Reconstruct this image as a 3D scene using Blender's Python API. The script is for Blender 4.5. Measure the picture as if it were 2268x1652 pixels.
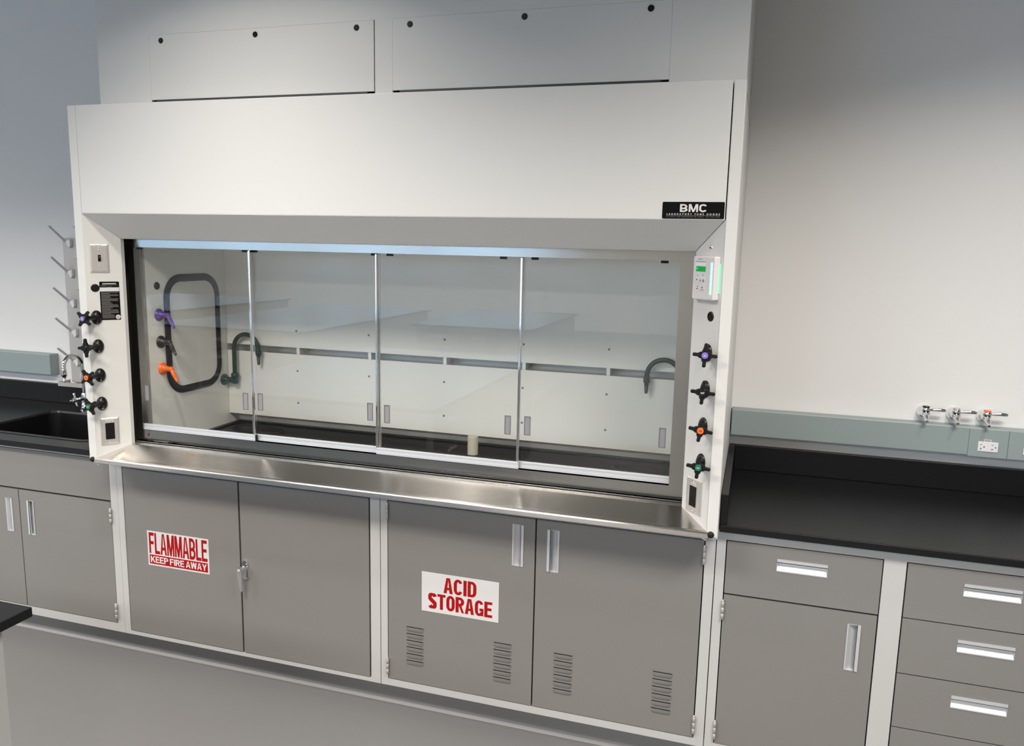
import bpy, bmesh, math, random
from mathutils import Matrix, Vector

for o in list(bpy.data.objects):
    bpy.data.objects.remove(o, do_unlink=True)
scn = bpy.context.scene
C = scn.collection
random.seed(4)
PI = math.pi

# ------------------------------------------------------------------ camera
YAW, PITCH, ROLL = 2.96789307e-01, -1.59305640e-01, 2.12781286e-02
F_PX = 1750.89338
cd = bpy.data.cameras.new('camera')
cam = bpy.data.objects.new('camera', cd)
C.objects.link(cam)
fw = Vector((-math.sin(YAW)*math.cos(PITCH), math.cos(YAW)*math.cos(PITCH), math.sin(PITCH)))
rt = Vector((math.cos(YAW), math.sin(YAW), 0))
up = rt.cross(fw)
rt, up = rt*math.cos(ROLL)+up*math.sin(ROLL), -rt*math.sin(ROLL)+up*math.cos(ROLL)
cam.matrix_world = Matrix(((rt.x, up.x, -fw.x, 2.51127575), (rt.y, up.y, -fw.y, -2.44887913),
                           (rt.z, up.z, -fw.z, 1.78840125), (0, 0, 0, 1)))
cd.sensor_width = 36
cd.lens = 36*F_PX/2268
cd.clip_start = 0.05
scn.camera = cam

# ------------------------------------------------------------------ world, lights, exposure
w = bpy.data.worlds.new('sky')
scn.world = w
w.use_nodes = True
wb = w.node_tree.nodes['Background']
wb.inputs[0].default_value = (0.50, 0.72, 1.0, 1)
wb.inputs[1].default_value = 1.6

def area(name, loc, rot, sx, sy, power, col):
    d = bpy.data.lights.new(name, 'AREA')
    d.shape = 'RECTANGLE'; d.size = sx; d.size_y = sy
    d.energy = power; d.color = col
    o = bpy.data.objects.new(name, d)
    o.location = loc; o.rotation_euler = rot
    C.objects.link(o)
    return o
CEIL = 3.05
WARM = (1.0, 0.93, 0.85)
LAMP_W, LAMP_N, LAMP_SPREAD, DAY_W = 90, (60, 70, 78), (136, 140, 147), 128
TROFFERS = [(-1.70, -1.7), (0.72, -1.8), (3.45, -1.4)]+[(x, y) for y in (-4.8, -8.6, -12.4) for x in (-9.6, -6.9, -4.2, -1.7, 0.75, 3.45)]+[(-4.2, -1.7), (-6.9, -1.7)]
for i, (tx, ty) in enumerate(TROFFERS):    # front three louvred, cutting light off sideways; the rest added as ambient fill
    lo = area('troffer_lamp', (tx, ty, CEIL-0.012), (0, 0, 0), 1.12, 0.52, LAMP_W if i > 2 else LAMP_N[i], WARM if i < 3 else (1.0, 0.97, 0.93))
    lo.data.spread = math.radians(LAMP_SPREAD[i] if i < 3 else 159)
DOWNLIGHTS = [(0.80, -0.72, 14), (3.72, -0.25, 9)]      # small round downlights close to the wall
for tx, ty, pw in DOWNLIGHTS:
    lo = area('downlight_lamp', (tx, ty, CEIL-0.016), (0, 0, 0), 0.14, 0.14, pw, WARM)
    lo.data.shape = 'DISK'; lo.data.spread = math.radians(130)
WINDOWS = [(-13.7, -10.9), (-10.7, -7.9), (-7.7, -4.9), (-4.7, -1.9)]
for a, b in WINDOWS:      # daylight through the windows behind the photographer
    area('window_daylight', ((a+b)/2, -14.2, 2.40), (PI/2, 0, 0), b-a, 1.2, DAY_W, (0.46, 0.70, 1.0))

vs = scn.view_settings
vs.view_transform = 'Standard'
vs.look = 'None'
vs.exposure = 0.0
vs.gamma = 1.0
vs.use_curve_mapping = False

# ------------------------------------------------------------------ materials
def mat(name, col, rough=0.5, metal=0.0, bump=0.0, bscale=400, var=0.0, vscale=3.0, spec=0.5, emit=None, estr=0.0,
        aniso=0.0, tangent=None, coat=0.0):
    m = bpy.data.materials.new(name)
    m.use_nodes = True
    nt = m.node_tree
    p = nt.nodes['Principled BSDF']
    p.inputs['Base Color'].default_value = (*col, 1)
    p.inputs['Roughness'].default_value = rough
    p.inputs['Metallic'].default_value = metal
    p.inputs['Specular IOR Level'].default_value = spec
    p.inputs['Coat Weight'].default_value = coat
    tc = nt.nodes.new('ShaderNodeTexCoord')
    if var > 0:
        n = nt.nodes.new('ShaderNodeTexNoise'); n.inputs['Scale'].default_value = vscale
        n.inputs['Detail'].default_value = 4
        nt.links.new(tc.outputs['Object'], n.inputs['Vector'])
        mx = nt.nodes.new('ShaderNodeMix'); mx.data_type = 'RGBA'
        mx.inputs[6].default_value = (*[c*(1-var) for c in col], 1)
        mx.inputs[7].default_value = (*[min(1, c*(1+var)) for c in col], 1)
        nt.links.new(n.outputs['Fac'], mx.inputs[0])
        nt.links.new(mx.outputs[2], p.inputs['Base Color'])
    if bump > 0:
        n2 = nt.nodes.new('ShaderNodeTexNoise'); n2.inputs['Scale'].default_value = bscale
        nt.links.new(tc.outputs['Object'], n2.inputs['Vector'])
        b = nt.nodes.new('ShaderNodeBump'); b.inputs['Strength'].default_value = bump
        b.inputs['Distance'].default_value = 0.001
        nt.links.new(n2.outputs['Fac'], b.inputs['Height'])
        nt.links.new(b.outputs['Normal'], p.inputs['Normal'])
    if emit:
        p.inputs['Emission Color'].default_value = (*emit, 1)
        p.inputs['Emission Strength'].default_value = estr
    if aniso:
        p.inputs['Anisotropic'].default_value = aniso
        v = nt.nodes.new('ShaderNodeCombineXYZ')
        for i in range(3): v.inputs[i].default_value = tangent[i]
        nt.links.new(v.outputs[0], p.inputs['Tangent'])
    return m

M = {}
M['wall'] = mat('wall paint', (0.76, 0.755, 0.745), 0.75, bump=0.08, bscale=250, var=0.012, vscale=1.5)
M['ceiling'] = mat('ceiling tile', (0.17, 0.17, 0.17), 0.9, bump=0.2, bscale=120)
M['floor'] = mat('grey sheet flooring', (0.150, 0.150, 0.153), 0.42, bump=0.06, bscale=160, var=0.03, vscale=18)
M['cove'] = mat('grey cove base', (0.20, 0.205, 0.21), 0.5, var=0.02)
M['white'] = mat('pearl white powder coat', (0.61, 0.605, 0.585), 0.42, bump=0.03, bscale=900)
M['frame'] = mat('off white cabinet enamel', (0.46, 0.46, 0.455), 0.42, bump=0.03, bscale=900)
M['grey'] = mat('grey cabinet enamel', (0.190, 0.184, 0.176), 0.42, bump=0.04, bscale=900, var=0.015, vscale=2)
M['dark'] = mat('unlit cabinet interior', (0.05, 0.05, 0.05), 0.8)
M['epoxy'] = mat('black epoxy resin', (0.006, 0.006, 0.007), 0.34, bump=0.05, bscale=500, var=0.15, vscale=40, spec=0.3)
M['steel'] = mat('brushed stainless steel', (0.68, 0.65, 0.61), 0.23, metal=1, aniso=0.85, tangent=(0, 1, 0.3), var=0.06, vscale=5)
M['framesteel'] = mat('sash frame stainless', (0.30, 0.29, 0.27), 0.22, metal=1, aniso=0.6, tangent=(0, 0, 1), var=0.06, vscale=5)  # base colour darkened to stand in for a dim room's reflection
M['steelv'] = mat('polished stainless plate', (0.70, 0.67, 0.63), 0.32, metal=0.7, var=0.04, vscale=30)
M['satin'] = mat('satin stainless sheet', (0.50, 0.475, 0.44), 0.55, metal=0.6, var=0.05, vscale=6)
M['alu'] = mat('satin anodised aluminium', (0.60, 0.61, 0.63), 0.42, metal=0.45)
M['chrome'] = mat('chrome plating', (0.83, 0.83, 0.84), 0.07, metal=1)
M['black'] = mat('black plastic', (0.007, 0.0065, 0.0065), 0.26, spec=0.3)
M['plate'] = mat('black nameplate enamel', (0.003, 0.003, 0.003), 0.7, spec=0.1)
M['rubber'] = mat('black rubber and slits', (0.007, 0.007, 0.008), 0.6, spec=0.3)
M['liner'] = mat('cream hood liner', (0.86, 0.848, 0.80), 0.5, var=0.012, vscale=2)
M['raceway'] = mat('grey green raceway enamel', (0.27, 0.325, 0.325), 0.42, bump=0.03, bscale=800)
M['plastic'] = mat('light plastic', (0.66, 0.63, 0.63), 0.35)
M['socket'] = mat('white socket plastic', (0.75, 0.75, 0.77), 0.3)
M['peg'] = mat('grey translucent peg plastic', (0.60, 0.60, 0.62), 0.35)
M['bracket'] = mat('white peg block', (0.72, 0.72, 0.73), 0.35)
M['paper'] = mat('white sticker', (0.60, 0.595, 0.61), 0.5)
M['red'] = mat('red sign ink', (0.33, 0.002, 0.003), 0.6, spec=0.2)
M['print'] = mat('pale print', (0.62, 0.60, 0.58), 0.5)
M['greyprint'] = mat('small grey print', (0.17, 0.16, 0.15), 0.6)
M['darkprint'] = mat('dark print', (0.03, 0.03, 0.03), 0.6)
M['purple'] = mat('purple plastic', (0.115, 0.060, 0.30), 0.35)
M['lilac'] = mat('lilac index disc', (0.20, 0.13, 0.50), 0.35)
M['orange'] = mat('orange plastic', (0.86, 0.14, 0.012), 0.35)
M['green'] = mat('dark green plastic', (0.010, 0.040, 0.034), 0.38)
M['greendisc'] = mat('green index disc', (0.006, 0.13, 0.07), 0.35)
M['brownblack'] = mat('brown black plastic', (0.022, 0.016, 0.012), 0.4)
M['pvc'] = mat('cream pvc', (0.60, 0.56, 0.46), 0.45)
M['lcd'] = mat('green display', (0.0, 0.10, 0.02), 0.3, emit=(0.0, 0.55, 0.07), estr=0.45)
M['lcdspot'] = mat('bright display segment', (0.0, 0.2, 0.05), 0.3, emit=(0.1, 1.0, 0.25), estr=0.8)
M['led'] = mat('cyan green light bar', (0.3, 0.9, 0.8), 0.3, emit=(0.36, 1.0, 0.80), estr=1.15)
M['ledside'] = mat('green side glow strip', (0.2, 0.9, 0.4), 0.3, emit=(0.20, 0.80, 0.38), estr=0.75)
M['diffuser'] = mat('lamp diffuser', (0.8, 0.8, 0.78), 0.5, emit=(1.0, 0.95, 0.88), estr=2.0)
M['pullrim'] = mat('finger pull rim', (0.14, 0.135, 0.13), 0.4)
M['seal'] = mat('grey finger pull', (0.235, 0.23, 0.25), 0.45)
M['filler'] = mat('dark sash track', (0.035, 0.030, 0.026), 0.4)  # near-black; stands in for gap shade, also colours hinge strips and cable stop

def glass_mat(name, tint):
    m = bpy.data.materials.new(name); m.use_nodes = True
    nt = m.node_tree; nt.nodes.clear()
    out = nt.nodes.new('ShaderNodeOutputMaterial')
    mx = nt.nodes.new('ShaderNodeMixShader')
    fr = nt.nodes.new('ShaderNodeFresnel')
    ge = nt.nodes.new('ShaderNodeNewGeometry')      # same reflectance on the way in and on the way out of the sheet
    io = nt.nodes.new('ShaderNodeMath'); io.operation = 'MULTIPLY_ADD'
    io.inputs[1].default_value = 1/1.5-1.5; io.inputs[2].default_value = 1.5
    nt.links.new(ge.outputs['Backfacing'], io.inputs[0]); nt.links.new(io.outputs[0], fr.inputs['IOR'])
    tr = nt.nodes.new('ShaderNodeBsdfTransparent'); tr.inputs[0].default_value = (*tint, 1)
    gl = nt.nodes.new('ShaderNodeBsdfGlossy'); gl.inputs['Roughness'].default_value = 0.0
    nt.links.new(fr.outputs[0], mx.inputs[0]); nt.links.new(tr.outputs[0], mx.inputs[1])
    nt.links.new(gl.outputs[0], mx.inputs[2]); nt.links.new(mx.outputs[0], out.inputs[0])
    return m
M['glass'] = glass_mat('clear sash glass', (0.985, 0.993, 0.988))
M['winglass'] = glass_mat('window glass', (0.97, 0.98, 0.98))

# ------------------------------------------------------------------ mesh builder
FONT = None
class B:
    def __init__(s, m='white', X=None):
        s.v = []; s.f = []; s.mi = []; s.sm = []; s.mats = []
        s.X = X or Matrix.Identity(4); s.use(m)
    def use(s, m):
        if m not in s.mats: s.mats.append(m)
        s.cur = s.mats.index(m); return s
    def add(s, vs_, fs, smooth=False):
        o = len(s.v)
        for v in vs_: s.v.append(s.X @ Vector(v))
        for f in fs:
            s.f.append([o+i for i in f]); s.mi.append(s.cur); s.sm.append(smooth)
        return s
    def box(s, x0, x1, y0, y1, z0, z1, bev=0.0, seg=2):
        if bev <= 0:
            vs_ = [(x, y, z) for x in (x0, x1) for y in (y0, y1) for z in (z0, z1)]
            return s.add(vs_, [(0, 1, 3, 2), (4, 6, 7, 5), (0, 4, 5, 1), (2, 3, 7, 6), (0, 2, 6, 4), (1, 5, 7, 3)])
        bm = bmesh.new()
        bmesh.ops.create_cube(bm, size=1)
        for v in bm.verts:
            v.co = Vector(((x0+x1)/2+v.co.x*(x1-x0), (y0+y1)/2+v.co.y*(y1-y0), (z0+z1)/2+v.co.z*(z1-z0)))
        bmesh.ops.bevel(bm, geom=bm.edges[:], offset=bev, segments=seg, affect='EDGES', profile=0.5)
        return s.bm(bm)
    def bm(s, bm, smooth=False):
        bm.verts.index_update()
        s.add([v.co.copy() for v in bm.verts], [[v.index for v in f.verts] for f in bm.faces], smooth)
        bm.free(); return s
    def frame_axis(s, d):
        d = d.normalized()
        a = Vector((0, 0, 1)) if abs(d.z) < 0.9 else Vector((1, 0, 0))
        u = d.cross(a).normalized(); return u, d.cross(u)
    def lathe(s, p0, d, prof, n=24, caps=True, smooth=True):
        """prof: list of (distance along d, radius)"""
        p0 = Vector(p0); d = Vector(d).normalized(); u, v = s.frame_axis(d)
        vs_ = []; fs = []
        for h, r in prof:
            for k in range(n):
                a = 2*PI*k/n
                vs_.append(p0+d*h+(u*math.cos(a)+v*math.sin(a))*r)
        for i in range(len(prof)-1):
            for k in range(n):
                fs.append((i*n+k, i*n+(k+1) % n, (i+1)*n+(k+1) % n, (i+1)*n+k))
        s.add(vs_, fs, smooth)
        if caps:
            s.add(vs_[:n], [list(range(n))[::-1]]); s.add(vs_[-n:], [list(range(n))])
        return s
    def cyl(s, p0, p1, r, r1=None, n=24):
        p0 = Vector(p0); p1 = Vector(p1); L = (p1-p0).length
        return s.lathe(p0, p1-p0, [(0, r), (L, r if r1 is None else r1)], n)
    def tube(s, pts, rad, n=14, caps=True):
        pts = [Vector(p) for p in pts]
        rads = rad if isinstance(rad, (list, tuple)) else [rad]*len(pts)
        t0 = (pts[1]-pts[0]).normalized(); u, v = s.frame_axis(t0)
        vs_ = []; fs = []
        for i, p in enumerate(pts):
            t = (pts[min(i+1, len(pts)-1)]-pts[max(i-1, 0)]).normalized()
            u = (u-t*u.dot(t)).normalized(); v = t.cross(u)
            for k in range(n):
                a = 2*PI*k/n
                vs_.append(p+(u*math.cos(a)+v*math.sin(a))*rads[i])
        for i in range(len(pts)-1):
            for k in range(n):
                fs.append((i*n+k, i*n+(k+1) % n, (i+1)*n+(k+1) % n, (i+1)*n+k))
        s.add(vs_, fs, True)
        if caps:
            s.add(vs_[:n], [list(range(n))[::-1]]); s.add(vs_[-n:], [list(range(n))])
        return s
    def ball(s, c, r, sx=1, sy=1, sz=1):
        bm = bmesh.new(); bmesh.ops.create_uvsphere(bm, u_segments=20, v_segments=12, radius=r)
        for v in bm.verts: v.co = Vector((c[0]+v.co.x*sx, c[1]+v.co.y*sy, c[2]+v.co.z*sz))
        return s.bm(bm, True)
    def prism(s, poly, fn, a0, a1, bev=0.0):
        """poly of 2-D points, fn(u, v, a) -> 3-D, from a0 to a1"""
        n = len(poly)
        bm = bmesh.new()
        lo = [bm.verts.new(fn(u, v, a0)) for u, v in poly]
        hi = [bm.verts.new(fn(u, v, a1)) for u, v in poly]
        bm.faces.new(lo[::-1]); bm.faces.new(hi)
        for i in range(n):
            bm.faces.new((lo[i], lo[(i+1) % n], hi[(i+1) % n], hi[i]))
        if bev > 0:
            ed = [e for e in bm.edges if (e.verts[0] in lo and e.verts[1] in lo) or (e.verts[0] in hi and e.verts[1] in hi)]
            bmesh.ops.bevel(bm, geom=ed, offset=bev, segments=2, affect='EDGES', profile=0.5)
        return s.bm(bm)
    def ring(s, x0, x1, z0, z1, hx0, hx1, hz0, hz1, y0, y1):
        """flat panel in the x-z plane, thickness y0..y1, one rectangular hole"""
        O = [(x0, z0), (x1, z0), (x1, z1), (x0, z1)]; H = [(hx0, hz0), (hx1, hz0), (hx1, hz1), (hx0, hz1)]
        vs_ = [(x, y0, z) for x, z in O]+[(x, y0, z) for x, z in H]+[(x, y1, z) for x, z in O]+[(x, y1, z) for x, z in H]
        fs = []
        for i in range(4):
            j = (i+1) % 4
            fs += [(i, j, 4+j, 4+i), (8+j, 8+i, 12+i, 12+j), (j, i, 8+i, 8+j), (4+i, 4+j, 12+j, 12+i)]
        return s.add(vs_, fs)
    def slab(s, outer, holes, z0, z1):
        bm = bmesh.new()
        loops = []
        for L in [outer]+holes:
            vs_ = [bm.verts.new((x, y, z1)) for x, y in L]
            loops.append([bm.edges.new((vs_[i], vs_[(i+1) % len(vs_)])) for i in range(len(vs_))])
        bmesh.ops.triangle_fill(bm, edges=[e for l in loops for e in l], use_beauty=True, use_dissolve=False)
        bmesh.ops.recalc_face_normals(bm, faces=bm.faces[:])
        top = bm.faces[:]
        if top[0].normal.z < 0: bmesh.ops.reverse_faces(bm, faces=top)
        r = bmesh.ops.extrude_face_region(bm, geom=bm.faces[:])
        nv = [g for g in r['geom'] if isinstance(g, bmesh.types.BMVert)]
        bmesh.ops.translate(bm, verts=nv, vec=(0, 0, z0-z1))
        return s.bm(bm)
    def text(s, body, x0, x1, z0, z1, y, bold=0.0, spacing=1.0):
        """flat lettering fitted to the rectangle, facing -y"""
        cu = bpy.data.curves.new('lettering', 'FONT')
        cu.body = body; cu.size = 1; cu.offset = bold; cu.space_character = spacing; cu.resolution_u = 4
        ob = bpy.data.objects.new('lettering', cu); C.objects.link(ob)
        dg = bpy.context.evaluated_depsgraph_get()
        me = bpy.data.meshes.new_from_object(ob.evaluated_get(dg))
        xs = [v.co.x for v in me.vertices]; ys = [v.co.y for v in me.vertices]
        ax, bx, ay, by = min(xs), max(xs), min(ys), max(ys)
        s.add([(x0+(v.co.x-ax)/(bx-ax)*(x1-x0), y, z0+(v.co.y-ay)/(by-ay)*(z1-z0)) for v in me.vertices],
              [list(p.vertices) for p in me.polygons])
        bpy.data.objects.remove(ob, do_unlink=True); bpy.data.curves.remove(cu); bpy.data.meshes.remove(me)
        return s
    def block(s, body, x0, x1, z0, z1, y, sw=.2, sh=.14, gap=.10, space=.30):
        """heavy grotesque capitals made of strokes; sw, sh stroke widths in units of letter width and height"""
        W_ = {'I': sw, ' ': space, 'M': 1.22, 'W': 1.38, 'L': .86, 'F': .88, 'E': .92, 'A': 1.06, 'S': 1.0, 'T': .96, 'Y': 1.08, 'K': 1.04}
        tot = 0; pos = []
        for i, ch in enumerate(body):
            w_ = W_.get(ch, 1.0); pos.append((ch, tot, w_)); tot += w_+(gap if ch != ' ' and i < len(body)-1 and body[i+1] != ' ' else 0)
        kx = (x1-x0)/tot; kz = z1-z0
        for ch, px_, w_ in pos:
            def P(u, v): return (x0+(px_+u*w_)*kx, ly[0], z0+v*kz)
            a = sw/w_; h = sh
            ly = [y]
            def R(u0, u1, v0, v1): ly[0] -= 5e-6; s.add([P(u0, v0), P(u1, v0), P(u1, v1), P(u0, v1)], [(0, 1, 2, 3)])
            def Q(*p): ly[0] -= 5e-6; s.add([P(u, v) for u, v in p], [tuple(range(len(p)))])
            def strip(o_, i_):
                m_ = len(o_); ly[0] -= 5e-6
                s.add([P(*p) for p in o_]+[P(*p) for p in i_], [(k, k+1, m_+k+1, m_+k) for k in range(m_-1)])
            def bowl(v0, v1, u1=1.0, r=.5):
                def half(ua, ub, va, vb, ru, rv, n=8):
                    pts = [(ua, va)]
                    for k in range(n+1): t_ = -PI/2+PI/2*k/n; pts.append((ub-ru+ru*math.cos(t_), va+rv+rv*math.sin(t_)))
                    for k in range(n+1): t_ = PI/2*k/n; pts.append((ub-ru+ru*math.cos(t_), vb-rv+rv*math.sin(t_)))
                    return pts+[(ua, vb)]
                H2 = v1-v0
                strip(half(a*.5, u1, v0, v1, r, min(H2/2, .34)), half(a*.5, u1-a, v0+h, v1-h, max(.03, r-a), max(.02, min(H2/2, .34)-h)))
            def ringpts(du, dv):
                pts = []
                ru, rv = .48-du, .34-dv
                for cu, cv, a0 in ((.5+.02, .34, -PI/2), (.52, .66, 0), (.48, .66, PI/2), (.48, .34, PI)):
                    for k in range(9):
                        t_ = a0+PI/2*k/8; pts.append((cu+ru*math.cos(t_), cv+rv*math.sin(t_)))
                return pts
            if ch in 'FELPKRBDI': R(0, a, 0, 1)
            if ch in 'FE': R(0, .98, 1-h, 1); R(0, .90, .5-h*.42, .5+h*.58)
            if ch in 'EL': R(0, 1, 0, h)
            if ch == 'A':
                Q((0, 0), (a, 0), (.5+a*.08, 1), (.5-a*.58, 1)); Q((1-a, 0), (1, 0), (.5+a*.58, 1), (.5-a*.08, 1)); R(.22, .78, .22, .22+h*.9)
            if ch == 'M':
                R(0, a*.92, 0, 1); R(1-a*.92, 1, 0, 1); Q((0, 1), (a*1.25, 1), (.5+a*.42, 0), (.5-a*.42, 0)); Q((1-a*1.25, 1), (1, 1), (.5+a*.42, 0), (.5-a*.42, 0))
            if ch == 'W':
                Q((0, 1), (a, 1), (.25+a*.52, 0), (.25-a*.52, 0)); Q((.5-a*.5, 1), (.5+a*.5, 1), (.25+a*.52, 0), (.25-a*.52, 0))
                Q((.5-a*.5, 1), (.5+a*.5, 1), (.75+a*.52, 0), (.75-a*.52, 0)); Q((1-a, 1), (1, 1), (.75+a*.52, 0), (.75-a*.52, 0))
            if ch == 'K':
                Q((a, .30), (a, .56), (.70, 1), (1, 1)); Q((.30, .62), (.50, .78), (1, 0), (.70, 0))
            if ch == 'Y':
                R(.5-a/2, .5+a/2, 0, .46); Q((0, 1), (a*1.12, 1), (.5+a*.5, .40), (.5-a*.5, .40)); Q((1-a*1.12, 1), (1, 1), (.5+a*.5, .40), (.5-a*.5, .40))
            if ch == 'T': R(.5-a/2, .5+a/2, 0, 1); R(0, 1, 1-h, 1)
            if ch == 'B': bowl(0, .555); bowl(.555-h, 1, .95)
            if ch == 'D': bowl(0, 1)
            if ch in 'PR': bowl(.42, 1)
            if ch == 'R': Q((.38, .46), (.66, .50), (1, 0), (.72, 0)); 
            if ch in 'OCG':
                o_, i_ = ringpts(0, 0), ringpts(a, h)
                if ch == 'O': strip(o_+o_[:1], i_+i_[:1])
                else: strip(o_[17:]+o_[:9], i_[17:]+i_[:9]) if False else strip(o_[11:]+o_[:7], i_[11:]+i_[:7])
                if ch == 'G': R(.54, 1, .5-h, .5); R(1-a*.72, 1, 0.02, .5)
            if ch == 'S':
                c_ = []
                for k in range(15): t_ = .12-(PI*1.02)*(-k/14); t_ = .25+k/14*(PI*1.25-.25); c_.append((.5+(.5-a/2)*math.cos(t_), .735+(.265-h/2)*math.sin(t_)))
                for k in range(1, 15): t_ = PI*.42-k/14*(PI*1.28); c_.append((.5+(.5-a/2)*math.cos(t_), .265+(.265-h/2)*math.sin(t_)))
                o_ = []; i_ = []
                for k in range(len(c_)):
                    p0, p1 = c_[max(0, k-1)], c_[min(len(c_)-1, k+1)]
                    dx, dz = (p1[0]-p0[0])*w_*kx, (p1[1]-p0[1])*kz; L_2 = math.hypot(dx, dz)
                    nx, nz = -dz/L_2, dx/L_2
                    tu = sw*kx/2*abs(nx)+h*kz/2*abs(nz)
                    o_.append((c_[k][0]+nx*tu/(w_*kx), c_[k][1]+nz*tu/kz)); i_.append((c_[k][0]-nx*tu/(w_*kx), c_[k][1]-nz*tu/kz))
                strip(o_, i_)
        return s
    def build(s, name, parent=None):
        base = Vector((0, 0, 0)); p = parent
        while p is not None:
            base += p.location; p = p.parent
        me = bpy.data.meshes.new(name)
        me.from_pydata([tuple(v-base) for v in s.v], [], s.f)
        for m in s.mats: me.materials.append(M[m])
        me.polygons.foreach_set('material_index', s.mi)
        me.polygons.foreach_set('use_smooth', s.sm)
        bmn = bmesh.new(); bmn.from_mesh(me)
        bmesh.ops.recalc_face_normals(bmn, faces=bmn.faces[:]) if False else None
        bmn.free()
        me.update()
        o = bpy.data.objects.new(name, me); C.objects.link(o)
        if parent is not None: o.parent = parent
        return o

def tag(o, label=None, cat=None, group=None, kind=None):
    if label: o['label'] = label
    if cat: o['category'] = cat
    if group: o['group'] = group
    if kind: o['kind'] = kind
    return o
def thing(name, loc, label, cat, group=None):
    o = bpy.data.objects.new(name, None); C.objects.link(o)
    o.location = loc; o.empty_display_size = 0.05
    return tag(o, label, cat, group)
def struct(b, name, label=None):
    return tag(b.build(name), label, None, None, 'structure')
def copy_tree(o, parent=None):
    c = o.copy(); C.objects.link(c); c.parent = parent
    for ch in list(o.children): copy_tree(ch, c)
    return c
def rrect(x0, x1, y0, y1, r, n=6):
    pts = []
    for cx, cy, a0 in ((x1-r, y0+r, -PI/2), (x1-r, y1-r, 0), (x0+r, y1-r, PI/2), (x0+r, y0+r, PI)):
        for k in range(n+1):
            a = a0+PI/2*k/n
            pts.append((cx+r*math.cos(a), cy+r*math.sin(a)))
    return pts

# ------------------------------------------------------------------ dimensions
YW = 0.826            # wall behind the hood
YC = 0.1255           # cabinet face frames
HL, HR = -0.005, 2.445  # hood outside faces
ZT, ZP = 2.273, 1.878   # hood top, bottom of its upper panel
L0, L1 = (0.0318, 0.0), (0.1145, 0.1004)    # left post bevel, outer and inner
R0, R1 = (2.4105, 0.0), (2.3233, 0.1004)    # right post bevel
ZB = 1.784
def frameM(o, xdir):
    x = Vector((xdir[0], xdir[1], 0)).normalized(); y = Vector((-x.y, x.x, 0))
    return Matrix(((x.x, y.x, 0, o[0]), (x.y, y.y, 0, o[1]), (0, 0, 1, 0), (0, 0, 0, 1)))
ML = frameM(L0, (L1[0]-L0[0], L1[1]-L0[1]))     # local x from outer to inner edge, y into the post
MR = frameM(R0, (R0[0]-R1[0], R0[1]-R1[1]))     # local x from inner (negative) to outer edge (0)

# ================================================================== room
FX0, FX1, FY0 = -14.0, 7.0, -14.0
struct(B('floor').box(FX0-.1, FX1+.1, FY0-.1, YW+.1, -0.1, 0), 'floor')
struct(B('ceiling').box(FX0-.1, FX1+.1, FY0-.1, YW+.1, CEIL, CEIL+0.1), 'ceiling')
struct(B('wall').box(FX0-.1, FX1+.1, YW, YW+.1, 0, CEIL), 'wall_back')
struct(B('wall').box(FX0-.1, FX0, FY0, YW, 0, CEIL), 'wall_left')
struct(B('wall').box(FX1, FX1+.1, FY0, YW, 0, CEIL), 'wall_right')
b = B('wall')
xs = [FX0]+[q for ab in WINDOWS for q in ab]+[FX1]
b.box(FX0, FX1, FY0-.1, FY0, 0, 1.80).box(FX0, FX1, FY0-.1, FY0, 3.0, CEIL)
for i in range(0, len(xs), 2): b.box(xs[i], xs[i+1], FY0-.1, FY0, 1.80, 3.0)
struct(b, 'wall_front')
for i, (a, c) in enumerate(WINDOWS):
    b = B('frame').ring(a, c, 1.80, 3.0, a+.05, c-.05, 1.85, 2.95, FY0-.08, FY0-.02)
    b.box((a+c)/2-.02, (a+c)/2+.02, FY0-.075, FY0-.025, 1.85, 2.95)
    b.use('winglass').box(a+.05, c-.05, FY0-.055, FY0-.049, 1.85, 2.95)
    struct(b, 'window_%d' % (i+1))
# cove base running along the foot of the cabinets
prof = [(0.186, 0.099), (0.1805, 0.099), (0.1805, 0.018), (0.178, 0.008), (0.168, 0.0), (0.186, 0.0)]
struct(B('cove').prism(prof, lambda u, v, a: (a, u, v), -2.3, 3.66), 'baseboard_back')

# ceiling troffers (above the frame; all past the first three are added fill)
for i, (tx, ty) in enumerate(TROFFERS):
    t = thing('ceiling_light', (tx, ty, CEIL), 'recessed ceiling light panel above the lab %s' % (
        ['over the sink counter', 'over the fume hood', 'over the drawer cabinet'][i] if i < 3 else 'behind or beside the camera, added as unseen fill'), 'ceiling light', 'added fill ceiling lights' if i > 2 else None)
    bb = B('frame', Matrix(((1, 0, 0, 0), (0, 0, 1, ty), (0, 1, 0, CEIL-.022), (0, 0, 0, 1))))
    bb.ring(tx-.6, tx+.6, -.3, .3, tx-.565, tx+.565, -.265, .265, 0, .022).build('frame', t)
    B('diffuser').box(tx-.564, tx+.564, ty-.264, ty+.264, CEIL-.006, CEIL-.001).build('diffuser', t)

for i, (tx, ty, pw) in enumerate(DOWNLIGHTS):
    t = thing('downlight', (tx, ty, CEIL), 'small round ceiling downlight close to the wall over the %s' % ('fume hood', 'gas taps')[i], 'ceiling light')
    B('frame').lathe((tx, ty, CEIL-.012), (0, 0, 1), [(0, .100), (.011, .100), (.011, .080), (.002, .076), (0, .080), (0, .100)], 32, caps=False).build('trim_ring', t)
    B('diffuser').lathe((tx, ty, CEIL-.006), (0, 0, 1), [(0, .075), (.005, .075)], 28).build('diffuser', t)

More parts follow.
